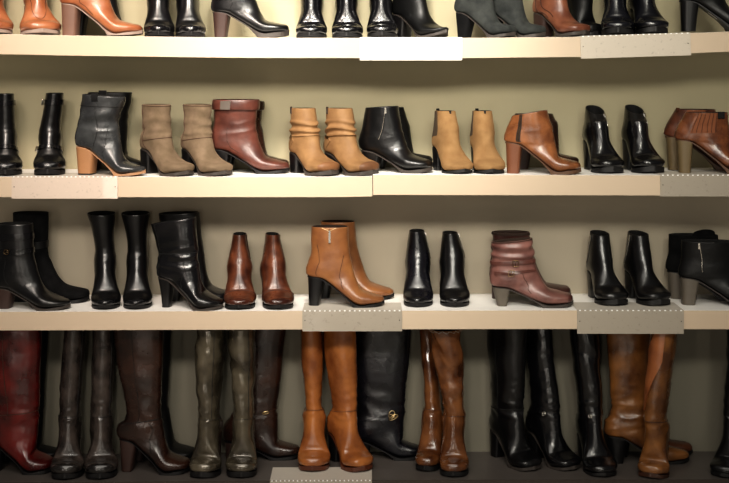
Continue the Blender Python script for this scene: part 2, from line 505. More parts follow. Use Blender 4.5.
CHEST = leather('waxed_chestnut_leather', rgb(112, 60, 36), rgb(56, 27, 18), rough=.28, coat=.3, mott=24)
TANO = leather('bright_orange_tan_leather', rgb(176, 108, 66), rgb(146, 78, 44), rough=.32, coat=.25, mott=16)
TANS = leather('golden_tan_leather', rgb(152, 97, 50), rgb(122, 71, 36), rough=.36, coat=.2, mott=18)
TANB = leather('burnished_tan_leather', rgb(152, 92, 50), rgb(100, 54, 28), rough=.26, coat=.35, mott=20)
TANK = leather('deep_tan_tall_leather', rgb(180, 108, 48), rgb(128, 68, 30), rough=.24, coat=.3, mott=12)
WBRN = leather('warm_brown_shiny_leather', rgb(134, 82, 42), rgb(70, 38, 20), rough=.16, coat=.45, mott=14)
MBRN = leather('mid_brown_tall_leather', rgb(146, 92, 42), rgb(84, 48, 24), rough=.25, coat=.3, mott=14)
OLIV = leather('olive_bronze_leather', rgb(106, 98, 82), rgb(60, 54, 45), rough=.2, coat=.5, mott=14, spec=.7, metal=.35)
MAUV = leather('rosy_brown_leather', rgb(144, 96, 86), rgb(98, 60, 54), rough=.36, coat=.2, mott=18)
BRNL = leather('rust_brown_leather', rgb(146, 88, 60), rgb(104, 56, 38), rough=.34, coat=.25, mott=20)
GRYS = suede('grey_suede', rgb(60, 62, 60), rgb(40, 42, 42))
TAUP = suede('taupe_suede', rgb(116, 97, 77), rgb(98, 82, 62))
TSUE = suede('tan_suede', rgb(144, 109, 68), rgb(128, 93, 56))
TNUB = leather('tan_nubuck', rgb(146, 108, 67), rgb(126, 90, 54), rough=.6, coat=0, spec=.3, mott=20)
BLKS = suede('black_suede', rgb(15, 15, 16), rgb(9, 9, 10))
SOLEB = plain('black_rubber_sole', rgb(20, 19, 20), .5)
SOLEG = plain('dark_grey_sole', rgb(62, 56, 52), .55)
SOLEBR = plain('brown_leather_sole', rgb(96, 66, 46), .5)
SOLET = plain('pale_wood_sole', rgb(170, 126, 90), .5)
SOLEL = plain('pale_grey_sole', rgb(150, 130, 118), .55)
HEELB = plain('black_heel', rgb(16, 15, 16), .3)
HEELW = stacked('pale_wood_heel', rgb(178, 128, 84), rgb(140, 94, 58))
HEELS = stacked('brown_stacked_heel', rgb(126, 92, 76), rgb(98, 68, 54))
HEELD = stacked('dark_stacked_heel', rgb(66, 46, 40), rgb(44, 30, 26))
HEELC = stacked('cognac_stacked_heel', rgb(132, 78, 48), rgb(96, 52, 30))
HEELG = stacked('grey_stacked_heel', rgb(104, 96, 86), rgb(82, 76, 68))
HEELO = stacked('olive_stacked_heel', rgb(118, 98, 66), rgb(94, 78, 50))
LINB = plain('black_lining', rgb(14, 13, 13), .9)
LINT = plain('dark_brown_lining', rgb(48, 34, 26), .9)
LINE_ = plain('beige_lining', rgb(120, 96, 70), .9)
SILV = plain('silver_metal', rgb(200, 196, 188), .25, 1.0)
GOLD = plain('pale_gold_metal', rgb(206, 178, 130), .28, 1.0)
BRASS = plain('dark_brass_metal', rgb(120, 96, 66), .35, 1.0)
STBK = plain('black_stitching', rgb(10, 10, 10), .7)
STBR = plain('dark_brown_stitching', rgb(60, 32, 20), .7)
STLT = plain('light_stitching', rgb(150, 130, 110), .7)
ELAS = plain('brown_elastic', rgb(128, 70, 36), .8)
ELASD = plain('dark_elastic', rgb(70, 56, 40), .9)
TAPE = plain('black_zip_tape', rgb(18, 18, 18), .8)
STICK = plain('white_paper_sticker', rgb(220, 216, 206), .7)
GREYM = plain('grey_leather_loop', rgb(92, 84, 78), .5)


# ------------------------------------------------------------------ the boots
A, K = 'ankle_boot', 'knee_high_boot'
T2 = 'heel'; TO = 'toe'
# ---- top shelf
G = 'bright tan boots at the left end of the top shelf'
for lab, px, yw in (('bright orange tan boot cut off by the left edge of the top shelf view', -9, -92), ('bright orange tan boot facing forward beside the brown block heel', 42, -82)):
    b = Boot(A, lab, G, 1, TO, px, .03, yw, TANO, SOLEL, HEELS, LINT, L=73, wb=17.5, hh=30, H=84, pf=3, toe='round', th=10, wt=13, wa=13, seed=px)
    b.seam([(3.2, 2.2), (5.5, 2.6), (7, PI), (5.5, 3.7), (3.2, 4.1)], STBR)
G = 'bright tan boots seen from the side on the top shelf'
b = Boot(A, 'bright orange tan boot in side view with a tall brown block heel', G, 1, T2, 63, .07, -4, TANO, SOLEL, HEELS, LINT, L=82, hh=31, H=86, pf=2.6, th=8, bh=17, toe='almond', hl_t=18, hl_b=15, hb_b=2, af=43, tf=42, ab=5, seed=3, hw_t=10, hw_b=9)
b.seam([(2.0, 1.3), (4, 1.5), (5.7, 1.2)], STBR)
b = Boot(A, 'shade-coloured boot standing behind the side-view tan boot', G, 1, T2, 69, .195, -2, BLKM, SOLEB, HEELB, LINB, L=76, hh=31, H=86, pf=2.6, th=8, toe='almond', af=47, tf=47, seed=4)  # twin of the tan boot; its shade is painted as black leather
G = 'front-facing black boots between the tan boot and the brown-heeled boot'
for lab, px in (('black boot facing forward, next to the toe of the side-view tan boot', 158.5), ('black boot facing forward, just left of the black boot with brown heel', 191)):
    b = Boot(A, lab, G, 1, TO, px, .03, -90 if px < 170 else -86, BLK, SOLEB, HEELB, LINB, L=70, wb=13.2, hh=24, H=74, pf=2.6, toe='almond', th=9, wt=11, seed=px, crumple=.6)
    b.toecap(BLKG, 8.4); b.ringseam(8.4, STBK, .0008)
b = Boot(A, 'black boot in side view with a brown heel and thick taupe sole', None, 1, T2, 214, .1, -4, BLK, SOLEG, HEELD, LINB, L=77, hh=25, H=76, pf=5.5, th=8.5, hl_t=17, hl_b=12, hb_b=2.5, af=40, seed=9)
b.seam([(1.5, 1.4), (3.5, 1.6), (5, 1.3)], STBK); b.sticker(STICK)
b.buckle(2.7, 1.1, .02, .014, SILV)
G = 'three front-facing glossy black boots above the white sign holder'
for i, (lab, px) in enumerate((('glossy black boot facing forward, right of the brown-heeled black boot', 309.5), ('glossy black boot facing forward, in the middle of the three glossy ones', 346.5), ('glossy black boot facing forward, touching the pointed matte black boot', 382))):
    b = Boot(A, lab, G, 1, TO, px, .03, (-94, -90, -88)[i], BLKG, SOLEB, HEELB, LINB, L=61, wb=13.6, hh=24, H=74, pf=3, toe='round', th=9, wt=11.5, seed=px, crumple=.5)
    b.seam([(0.5, 2.9), (4, 3.0), (6, 3.1)], STBK)
b = Boot(A, 'matte black boot with pointed toe turned to the right, above the white sign', None, 1, TO, 443, .04, -44, BLKM, SOLEG, HEELB, LINB, L=74, hh=24, H=74, pf=2, toe='point', th=6, bh=14, spring=5, af=40, tf=40, seed=12)
G = 'grey suede boots on the top shelf'
b = Boot(A, 'grey suede boot with a tapered heel, in front of the other grey suede boot', G, 1, TO, 511, .03, -28, GRYS, SOLEG, BLKS, LINB, L=64, hh=25, H=74, pf=3, th=9, hl_t=18, hl_b=11, hb_b=3, af=38, seed=14)
b.ringseam(2.4, STBK)
b = Boot(A, 'grey suede boot beside the brown boot, half hidden by another grey suede boot', G, 1, TO, 541, .085, -26, GRYS, SOLEG, BLKS, LINB, L=64, hh=25, H=74, pf=3, th=9, hl_t=18, hl_b=11, hb_b=3, af=38, seed=15)
b.ringseam(2.4, STBK)
b = Boot(A, 'rust brown boot turned right, toe nearly at the dotted sign on the top shelf', None, 1, TO, 582, .05, -42, BRNL, SOLEG, HEELD, LINT, L=68, hh=24, H=74, pf=3.4, th=9, wb=15, af=38, seed=16)
for q in (1.0, 1.35): b.seam([(0.3, q), (3, q + .15), (5.5, q + .3)], STBR, .0014)
b = Boot(A, 'black boot behind the rust brown boot, only its toe showing', None, 1, TO, 596, .165, -46, BLKM, SOLEB, HEELB, LINB, wb=11, L=48, hh=24, H=74, pf=3, th=10, seed=17)
G = 'blue-black boots above the dotted sign on the top shelf'
for i, (lab, px) in enumerate((('shiny blue-black boot facing forward, nearer the rust brown boot', 618), ('shiny blue-black boot facing forward, nearer the black block heel', 655))):
    b = Boot(A, lab, G, 1, TO, px, .035, (-86, -74)[i], NAVY, SOLEB, HEELB, LINB, L=70, wb=14.2, hh=26, H=74, pf=5, toe='round', th=9, wt=12, seed=px)
    b.seam([(0.5, 3.6), (3, 3.7), (5.4, 3.9)], STBK)
b = Boot(A, 'black boot with a wide block heel at the right end of the top shelf', None, 1, T2, 680.5, .1, -4, BLKM, SOLEB, HEELB, LINB, L=80, hh=30, H=78, pf=3, th=9, hl_t=18, hl_b=14, hb_b=2, seed=20)
b.sticker(STICK)

# ---- second shelf
G = 'black strapped engineer boots'
for i, (lab, px, yw, ly) in enumerate((('black strapped boot cut off at the left end of the second shelf', 5.5, -90, 0), ('black strapped boot with small buckles, beside the charcoal slouch boot', 47.8, -93, 4.5))):
    b = Boot(A, lab, G, 2, TO, px, .035, yw, BLK, SOLEB, HEELB, LINB, L=72, wb=13.6, hh=20, H=79, pf=4.5, toe='round', th=10, bh=18, wt=8.6, wa=10, ly=ly, ankz=44, seed=px, crumple=.8)
    st = b.strap(.55, .26, BLKG, .0045); b.buckle(.55, 1.6, .02, .02, SILV, .0075, parent=st, r=.0018)
    st = b.strap(5.1, .55, BLKG, .0045, name='strap', a0=1.0, a1=5.3); b.buckle(5.1, 1.75, .018, .02, SILV, .0075, parent=st, r=.0018)
    b.toecap(BLKG, 8.6)
G = 'charcoal slouch boots with pale wooden heels'
b = Boot(A, 'charcoal slouch boot with a pale wooden heel and sole', G, 2, T2, 78, .08, -10, CHAR, SOLET, HEELW, LINB, L=72, hh=27, H=80, dz=-3, tb=7, tf=50, ab=2, af=44, ankz=50, pf=2.5, th=6, bh=14, toe='almond', hl_t=20, hl_b=15.5, hb_b=3, wt=14, crumple=2.4, wave=2.0, slouch=.5, folds=2.2, fold_t=(0, 2.6), seed=21, hw_t=10, hw_b=8.5)
b.ringseam(.75, STBK, .0012); b.seam([(.8, 1.5), (2.5, 1.75), (4.3, 1.5)], STBK); b.seam([(2.2, 2.3), (4.2, 2.0), (5.6, 1.35)], STBK); b.pull_tab(1.4, BLK, .02, .008); b.heel_tip(SOLEB)
b = Boot(A, 'shade-coloured charcoal slouch boot behind the one with the wooden heel', G, 2, T2, 83, .245, -5, BLKM, SOLEB, HEELD, LINB, L=64, wb=10.5, hh=27, H=78, tb=7, tf=51, ab=2, af=46, ankz=50, pf=2.6, th=7, toe='almond', wt=11, crumple=1, slouch=.4, folds=2.2, seed=22)  # charcoal twin; shade put into black leather, sole and heel colours
b.pull_tab(1.4, BLK, .026, .008)
G = 'taupe suede boots'
for i, (lab, px, yw) in enumerate((('taupe suede boot with dark heel, right of the charcoal slouch boots', 185, -49), ('taupe suede boot in front of the red-brown cuffed boot', 223, -53))):
    b = Boot(A, lab, G, 2, TO, px, .03, yw, TAUP, SOLEG, HEELB, LINT, L=67, wb=14.5, hh=24, H=69, tb=3, tf=36, af=36, wt=11, pf=3.2, th=9, toe='round', hl_t=17, hl_b=13, crumple=2.0, slouch=.5, folds=2.5, fold_t=(0, 2.8), seed=23 + i)
    b.ringseam(.16, STBR, .0011); b.ringseam(3.2, STBR, .001, 0, 1.2, 5.1); b.seam([(0, 1.0), (2, 1.15), (4.2, 1.3)], STBR)
G = 'red-brown boots with turned-down cuffs'
b = Boot(A, 'red-brown boot with a turned-down cuff and grey loop', G, 2, T2, 212, .165, -6, REDB, SOLEB, HEELB, LINT, wb=12.5, L=80, hh=23, H=72, tb=3.5, tf=49, ab=2.5, af=45, ankz=47, pf=3, th=8, bh=17, wt=13.5, crumple=1.8, seed=26)
cu = b.cuff(.75, REDB, .004, .003)
b.patch('loop', 0.0, .72, 1.12, 1.5, .0095, GREYM, 6, 6, parent=cu, thick=.0035); b.seam([(2.2, 1.4), (4, 1.5), (5.3, 1.3)], STBR)
b = Boot(A, 'shade-coloured red-brown boot behind the cuffed one with the grey loop', G, 2, T2, 217, .255, -3, DKBRN, SOLEB, HEELB, LINT, wb=9.5, wh=9, L=74, hh=23, H=68, tb=3.5, tf=48, ab=2.5, af=46, ankz=47, pf=3, th=8, wt=11, crumple=1.2, seed=27)  # red-brown twin in darker leather: shade painted into the colour
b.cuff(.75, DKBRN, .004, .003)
G = 'tan nubuck slouch boots with wrapped straps'
for i, (lab, px, yw) in enumerate((('tan nubuck slouch boot with its dark heel showing, beside the red-brown boot', 329.3, -54), ('tan nubuck slouch boot next to the black boot with a zip', 370, -46))):
    b = Boot(A, lab, G, 2, TO, px, .03, yw, TNUB, SOLEG, HEELB, LINT, L=66, wb=14.8, hh=20, H=65, tb=3, tf=31, ab=2, af=37, pf=4, th=10, bh=17, toe='round', wt=11.5, hl_t=17, hl_b=14, slouch=1.5, folds=2.3, fold_t=(.9, 2.5), crumple=1.2, seed=30 + i)
    st = b.strap(2.35, .09, TNUB, .0022, -.1); b.buckle(2.4, 1.3, .010, .012, BRASS, .004, parent=st)
    b.seam([(2.4, 1.25), (2.9, 1.5), (3.6, 1.2)], TNUB, .0016, name='strap_end')
    b.pull_tab(1.2, LINT, .008, .006); b.toecap(leather('dark_tan_burnish', rgb(128, 84, 48), rgb(96, 60, 34), rough=.5, coat=0), 8.5)
G = 'black ankle boots with a silver side zip'
b = Boot(A, 'black boot with a hanging silver zip pull, beside the tan slouch boot', G, 2, T2, 363, .15, -18, BLK, SOLEG, HEELB, LINB, L=73, hh=20, H=63, dz=2, tb=5, tf=38, ab=0, af=42, ankz=40, cb=3, pf=3.5, th=9, bh=18, wt=13, crumple=1.3, seed=33)
b.zipper(1.95, .02, 3.0, SILV, TAPE, .07, 1.6, wm=.0015)
b = Boot(A, 'black boot behind the one with the hanging zip pull', G, 2, T2, 369, .255, -4, BLKM, SOLEB, HEELB, LINB, L=65, wt=9, wb=10, hh=20, H=59, dz=2, tb=3, tf=36, ab=0, af=42, ankz=40, pf=3.5, th=9, seed=34)
G = 'tan suede pull-on boots with dark heels'
for i, (lab, px, yw, ly) in enumerate((('tan suede pull-on boot with its dark heel showing, left of its twin', 463, -64, 0), ('tan suede pull-on boot left of the burnished tan block-heel boot', 492, -76, 0))):
    b = Boot(A, lab, G, 2, TO, px, .035, yw, TSUE, SOLEB, HEELB, LINB, L=62, wb=13.8, hh=23, H=60, tb=5, tf=28, ab=1.5, af=36, ankz=42, pf=2, th=7.5, bh=16, toe='almond', wt=9.5, wa=11, hl_t=16, hl_b=12, crumple=.7, seed=36 + i)
    b.patch('elastic_gore', .0, 2.9, .95, 1.75, .0007, ELASD, 12, 10); b.pull_tab(.25, LINB, .010, .007); b.pull_tab(PI, LINB, .006, .003)
G = 'burnished tan block-heel boots'
b = Boot(A, 'burnished tan boot with a high block heel and side zip', G, 2, T2, 506.5, .08, -10, TANB, SOLEBR, HEELC, LINT, L=75, hh=30, H=57, dz=6, tb=7, tf=42, ab=1.5, af=47, ankz=45, pf=4, th=8.5, bh=17, wt=12.5, hl_t=16, hl_b=12.5, hb_b=2, crumple=.8, seed=39)
b.zipper(1.15, .03, 4.0, BRASS, LINT, .09, 1.25, pull=False, wm=.0013)
b = Boot(A, 'shade-coloured tan boot behind the burnished block-heel boot', G, 2, T2, 512, .235, -2, DKBRN, SOLEB, HEELD, LINT, wb=10.5, L=68, hh=30, H=55, tb=4, tf=42, ab=1.5, af=47, ankz=44, pf=4, th=8.5, seed=40)  # tan twin coloured dark brown, the front boot's shade painted in
G = 'black platform boots with low-cut fronts'
for i, (lab, px, yw) in enumerate((('black platform boot right of the burnished tan boot', 612, -68), ('black platform boot left of the elastic-sided brown boots', 653, -66))):
    b = Boot(A, lab, G, 2, TO, px, .06, yw, BLKG, SOLEB, HEELB, LINB, L=66, wb=14, hh=29, H=65, dz=-9, tb=5, tf=28, ab=2, af=35, ankz=47, pf=5.5, th=9, bh=16, wt=9, wa=10.5, crumple=.4, seed=42 + i)
    b.zipper(PI + .75, .05, 2.6, SILV, TAPE, .06, PI + .6, pull_len=.010, wm=.001); b.seam([(0.1, 2.75), (3, 2.8), (6, 3.0)], STBK)
G = 'brown boots with elastic side panels'
b = Boot(A, 'brown boot with a ribbed elastic side panel and olive block heel', G, 2, T2, 677, .085, -8, COGN, SOLEBR, HEELO, LINB, L=80, hh=32, H=60, tb=10, tf=51, ab=2, af=52, ankz=46, pf=4, th=8, bh=18, wt=13, hl_t=16, hl_b=11.5, hb_b=3, hw_b=9, crumple=.6, seed=45)
b.patch('elastic_gore', .05, 2.9, 1.15, 2.0, .0007, ELAS, 12, 14)
for q in range(6): b.seam([(.1, 1.18 + q * .155), (1.5, 1.19 + q * .155), (2.85, 1.22 + q * .155)], STBR, .0008, off=.0012)
b.pull_tab(2.2, LINB, .022, .004); b.sticker(STICK)
b = Boot(A, 'brown boot standing behind the elastic-sided one, its olive heel showing', G, 2, T2, 666.5, .205, -8, CHEST, SOLEBR, HEELO, LINB, L=80, hh=32, H=60, tb=10, tf=49, ab=2, af=52, ankz=46, pf=4, th=8, bh=18, wt=13, hl_t=16, hl_b=11.5, hb_b=3, hw_b=9, seed=46)
b.pull_tab(.5, CHEST, .012, .006)
b.patch('elastic_gore', .05, 2.9, 1.15, 2.0, .0007, ELAS, 12, 14)

# ---- third shelf
G = 'black boots with a strapped shaft at the left end of the third shelf'
b = Boot(A, 'black boot with a buckled double strap around its shaft', G, 3, T2, -3, .075, -6, BLK, SOLEG, HEELD, LINB, L=77, hh=20, H=84, tb=3, tf=38, ab=3, af=39, ankz=50, pf=2.4, th=6.5, bh=16, toe='almond', wt=13, hl_t=19, hl_b=15, crumple=.9, seed=50)
st = b.strap(1.62, .34, BLKG, .003, .06); b.buckle(1.6, 1.35, .016, .016, BRASS, .0055, parent=st, oval=True)
b.strap(.75, .34, BLKG, .0025, .05); b.seam([(2, 1.2), (4.2, 1.4)], STBK)
b = Boot(A, 'black suede boot behind the buckled one, at the left end', G, 3, T2, 13, .195, -4, BLKS, SOLEB, HEELB, LINB, L=79, hh=20, H=88, tb=2, tf=37, ab=3, af=37, ankz=46, pf=3, th=9, wt=13, crumple=.7, seed=51)
b.strap(1.6, .3, BLKM, .0025, .06)
G = 'black mid-calf boots with slim ankles'
for i, (lab, px, yw, ly) in enumerate((('black mid-calf boot with flared top, beside the black suede boot', 105, -90, -3.5), ('black mid-calf boot with flared top, beside the slim-heeled black boot', 136, -92, -2))):
    b = Boot('mid_calf_boot', lab, G, 3, TO, px, .035, yw, BLK, SOLEB, HEELB, LINB, L=70, wb=12.6, hh=26, H=89, tb=0, tf=42, ab=6, af=36, ankz=52, pf=2.4, th=7.5, toe='almond', wt=14.5, wm=10.8, wa=9.8, wh=10, ly=ly, hl_t=16, hl_b=10, crumple=.9, seed=54 + i)
    b.toecap(BLKG, 8.7)
G = 'black mid-calf boots with slim high heels'
b = Boot('mid_calf_boot', 'black mid-calf boot in side view on a slim high heel', G, 3, T2, 160, .085, -14, BLKG, SOLEG, HEELB, LINB, L=68, hh=29, H=82, dz=8, tb=-7, tf=40, ab=0, af=41, ankz=52, pf=2.4, th=7, bh=18, toe='almond', wt=14, hl_t=15, hl_b=8.5, hb_b=4.5, hw_b=5.5, hpow=1.6, crumple=2.0, ankle_crease=.9, seed=57)
b.ringseam(1.9, STBK, .0012); b.seam([(2, 2.0), (3.5, 2.1), (5.6, 1.3)], STBK); b.sticker(STICK)
b = Boot('mid_calf_boot', 'black mid-calf boot behind the one on a slim high heel', G, 3, T2, 166, .205, -12, BLK, SOLEB, HEELB, LINB, L=67, hh=29, H=86, dz=2, tb=-6, tf=36, ab=0, af=40, ankz=52, pf=2.4, th=7, wt=13.5, crumple=1, seed=58)
G = 'waxed chestnut ankle boots'
for i, (lab, px, yw, ly) in enumerate((('waxed chestnut brown boot, right of the slim-heeled black boot', 238.8, -91, 0), ('waxed chestnut brown boot, left of the honey tan zip boots', 279.5, -82, -1))):
    b = Boot(A, lab, G, 3, TO, px, .025, yw, CHEST, SOLEB, HEELB, LINB, L=70, wb=13.6, hh=20, H=68, tb=6, tf=33, ab=4, af=37, ankz=44, pf=3, th=8, bh=17, toe='round', wt=6.8, wm=8.8, wa=11, wh=11.8, ly=ly, crumple=.6, seed=61 + i)
    b.toecap(leather('dark_chestnut_wax', rgb(84, 40, 26), rgb(48, 22, 16), rough=.16, coat=.5), 8.9); b.ringseam(6.9, STBR, .0014, 0, 1.0, 5.3); b.seam([(.05, 3.0), (3, 3.1), (6.6, PI)], STBR)
    b.pull_tab(4.4, STBR, .007, -.002); b.patch('elastic_gore', .1, 2.2, 4.3, 5.0, .0006, STBR, 10, 8)
G = 'honey tan boots with a hanging zip pull'
b = Boot(A, 'honey tan boot with black heel and a hanging silver zip pull', G, 3, T2, 309, .10, -5, TANS, SOLEB, HEELB, LINT, L=77, hh=28, H=78, tb=4, tf=41, ab=3, af=42, ankz=50, pf=2.2, th=7, bh=16, toe='almond', wt=13, hl_t=16, hl_b=11, hb_b=1.5, crumple=1.2, seed=64)
b.zipper(1.62, .02, .75, SILV, None, .07, 1.62, pull=False, wm=.001)
b.seam([(.02, 1.25), (.3, 1.6), (.02, 1.95)], GOLD, .001, name='zipper_edge')
p_ = b.zipper(1.62, .28, .9, SILV, None, .05, 1.62, pull_len=.036, wm=.0012); b.seam([(2.1, 2.35), (4.0, 2.0), (5.8, 1.4)], STBR); b.seam([(1.2, .95), (2.6, 1.2), (4, 1.1)], STBR)
b = Boot(A, 'honey tan boot behind the one with the hanging zip pull', G, 3, T2, 318.5, .235, -4, TANS, SOLEB, HEELB, LINT, L=77, hh=28, H=76, tb=4, tf=38, ab=3, af=40, ankz=50, pf=2.2, th=7, bh=16, toe='almond', wt=12, hl_t=16, hl_b=11, hb_b=1.5, crumple=.9, seed=65)
G = 'plain black ankle boots in the middle of the third shelf'
for i, (lab, px, yw, ly) in enumerate((('plain black boot facing forward, right of the honey tan boots', 417, -91, -1), ('plain black boot facing forward, left of the rosy brown strapped boot', 455, -86, -2))):
    b = Boot(A, lab, G, 3, TO, px, .06, yw, NAVY if i == 0 else BLK, SOLEB, HEELB, LINB, L=68, wb=13, hh=24, H=69 - 2 * i, tb=5, tf=32, ab=4, af=36, ankz=46, pf=2.6, th=7.5, toe='almond', wt=7.6, wm=10, wa=11.8, wh=11.8, ly=ly, crumple=.6, seed=67 + i)
    b.zipper(4.5, .03, 2.6, SILV, TAPE, .06, 4.6, pull_len=.012, wm=.001); b.toecap(BLKG, 8.8)
G = 'rosy brown slouch boots with buckled straps'
b = Boot(A, 'rosy brown slouch boot with two buckled straps and low heel', G, 3, T2, 494, .095, -4, MAUV, SOLEG, HEELG, LINT, L=80, hh=18, H=63, dz=4, tb=-1, tf=39, ab=-1, af=43, ankz=40, cb=3, pf=3, th=9.5, bh=18, wt=13.5, hl_t=18, hl_b=10, hb_t=.0, hb_b=4.5, hw_b=8, slouch=1.1, folds=2.2, fold_t=(.1, 1.7), crumple=2.2, seed=70)
b.strap(0.04, .12, LINT, .001, name='top_band')
MSTR = leather('rosy_brown_strap', rgb(108, 62, 52), rgb(76, 42, 36), rough=.35)
st = b.strap(1.75, .34, MSTR, .0045, .06); b.buckle(1.78, 1.62, .018, .019, BRASS, .0075, parent=st)
st = b.strap(2.7, .34, MSTR, .0045, .18, a0=.75, a1=2.6); b.buckle(2.7, 1.5, .018, .019, BRASS, .0075, parent=st)
b.seam([(3, 1.9), (4.2, 1.9), (5.8, 1.35)], STBR); b.sticker(STICK)
b.toecap(leather('dark_rosy_burnish', rgb(104, 56, 50), rgb(76, 40, 36), rough=.3), 8.7)
b = Boot(A, 'shade-coloured rosy brown boot behind the one with buckled straps', G, 3, T2, 492, .22, -2, leather('rosy_brown_painted_shade', rgb(84, 48, 42), rgb(54, 30, 27)), SOLEB, HEELD, LINT, L=80, hh=18, H=66, tb=2, tf=38, ab=1, af=43, ankz=40, pf=3, th=9.5, seed=71, slouch=1, folds=2.5)  # rosy leather darkened, with the rear boot's shade in its colour
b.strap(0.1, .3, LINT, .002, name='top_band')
G = 'black ankle boots with a long silver side zip'
for i, (lab, px, yw) in enumerate((('black boot with long side zip, right of the rosy brown boot', 616, -68), ('black boot with long side zip, left of the grey-heeled black boots', 659.5, -61))):
    b = Boot(A, lab, G, 3, TO, px, .07, yw, BLK, SOLEB, HEELB, LINB, L=66, wb=14.3, hh=26, H=67, dz=-3, tb=6, tf=30, ab=2, af=35, ankz=45, pf=5, th=9, bh=16, wt=9.2, wa=10.8, crumple=.6, seed=73 + i)
    b.zipper(1.62, .12, 3.3, SILV, TAPE, .07, 1.3, pull_len=.018, wm=.0015)
G = 'black boots with grey stacked heels'
b = Boot(A, 'black boot with grey stacked heel and vertical silver zip', G, 3, T2, 681, .12, -6, BLKM, SOLEG, HEELG, LINB, L=82, hh=26, H=63, tb=2, tf=54, ab=1.5, af=54, ankz=44, pf=2.6, th=8, bh=19, wt=13.5, hl_t=18, hl_b=13, hb_b=2, hw_b=9, crumple=.5, seed=76)
b.zipper(1.22, .06, 3.3, SILV, TAPE, .05, 1.42, wm=.0024)
b = Boot(A, 'black boot behind the one with grey heel, its tongue raised', G, 3, T2, 668.5, .23, -4, BLKS, SOLEB, HEELG, LINB, L=80, hh=26, H=63, tb=2, tf=50, ab=1.5, af=52, ankz=44, pf=2.6, th=8, wt=12, hl_t=18, hl_b=13, hb_b=2, hw_b=9, seed=77)
b.tongue(1.45, 2.6, .022, BLKS)

# ---- bottom shelf, knee-high boots
def knee(lab, G, anchor, px, depth, yaw, mat, sole, heel, lin_, **k):
    g = dict(H=142 if depth < .18 else 138.5, hh=24, ankz=58, tb=0, tf=44, ab=7, af=42, wt=14, wa=11.5, L=70, cal=2, calf=0, crumple=.9, ankle_crease=1.1, seg=48, wave=.45); g.update(k)
    return Boot(K, lab, G, 4, anchor, px, depth, yaw, mat, sole, heel, lin_, **g)
G = 'oxblood red knee-high boots'
b = knee('oxblood red knee-high boot in side view at the left end', G, T2, -14, .135, -4, OXB, SOLEB, HEELB, LINB, L=71, hh=28, tb=-2, tf=58, ab=4, af=55, ankz=60, wt=16, wa=14, pf=3, th=9, bh=20, seed=80, crumple=1.6)
b.seam([(0, 1.45), (1.5, 1.5), (2.1, 1.55)], STBR, .0014); b.ringseam(2.1, STBR, .0014, .05)
b = knee('shade-coloured knee-high boot behind the oxblood red one', G, T2, -6, .235, -2, BLKM, SOLEB, HEELB, LINB, L=68, wb=12, wa=11, hh=28, tb=-2, tf=57, ab=4, af=52, ankz=60, wt=13, pf=3, seed=81)  # rear boot of the red pair; black colour stands for its shade
G = 'weathered black-brown knee-high boots'
for i, (lab, px, yw, ly) in enumerate((('weathered black-brown knee-high boot next to the oxblood red boot', 65, -97, 5), ('weathered black-brown knee-high boot left of the dark brown block-heel boot', 100, -92, 2))):
    b = knee(lab, G, TO, px, .03, yw, EBON, SOLEB, HEELB, LINB, wb=14.2, hh=14, wt=10.5, wm=11, wa=10.5, ly=ly, pf=5, th=10.5, bh=18, seed=83 + i, toe='round', crumple=1.3)
    b.ringseam(2.3, STBK, .001, -.05); b.seam([(0, 4.1), (1.2, 4.05), (2.3, 4.0)], STBK, .0014); b.ringseam(8.0, STBK, .0012); b.toecap(leather('dark_worn_toe', rgb(40, 36, 34), rgb(20, 18, 18), rough=.2, coat=.5), 8.5)
G = 'dark brown knee-high boots with block heels'
b = knee('dark brown knee-high boot in side view with a block heel and stitched ankle', G, T2, 121, .125, -6, DKBRN, SOLEB, HEELD, LINT, L=72, hh=31, tb=-6, tf=45, ab=7.5, af=42, ankz=58, cb=1.5, wt=14, pf=3, th=9, bh=18, hl_t=18, hl_b=11, hb_b=3, hw_b=8, seed=86, crumple=1.3)
b.ringseam(2.5, STBK, .0013, .1); b.seam([(2.55, 2.0), (3.5, 2.3), (5.8, 1.4)], STBK); b.seam([(0, 1.45), (1.2, 1.5), (2.4, 1.5)], STBK)
b = knee('shade-coloured dark brown knee-high boot behind the block-heel one', G, T2, 128, .235, -4, BLKM, SOLEB, HEELD, LINT, L=70, hh=31, tb=-4, tf=46, ab=7, af=42, wt=13, pf=3, seed=87)  # dark brown twin; its shade is put in as black leather
G = 'olive bronze knee-high boots'
for i, (lab, px, yw, ly, fo) in enumerate((('shiny olive bronze knee-high boot turned slightly left, its neighbour on the right', 201.5, -104, 1.5, 1), ('shiny olive bronze knee-high boot hiding part of the buckled brown boot', 241.5, -94, -2.5, -1))):
    b = knee(lab, G, TO, px, .03, yw, OLIV, SOLEB, HEELD, LINT, wb=13.5, hh=30, wt=14, wm=12.6, wa=10, ly=ly, pf=5.5, th=10, bh=17, seed=90 + i, crumple=1.4, wave=3.2, foot=fo, L=58)
    b.ringseam(2.5, STBK, .0008, .06); b.seam([(0, 3.7), (1.2, 3.75), (2.4, 3.8)], STBK)
b = knee('dark brown knee-high boot with a small metal bit on its ankle', None, T2, 226, .25, -2, DKBRN, SOLEB, HEELD, LINT, L=76, hh=16, tb=14, tf=63, ab=10, af=53, ankz=50, wt=11, wa=10.5, wb=11, pf=3, th=9, bh=18, seed=92)
st = b.strap(2.2, .10, DKBRN, .0025, .1); b.buckle(2.2, 2.05, .022, .010, GOLD, .005, parent=st, name='metal_bit', oval=True)
G = 'tall orange tan boots'
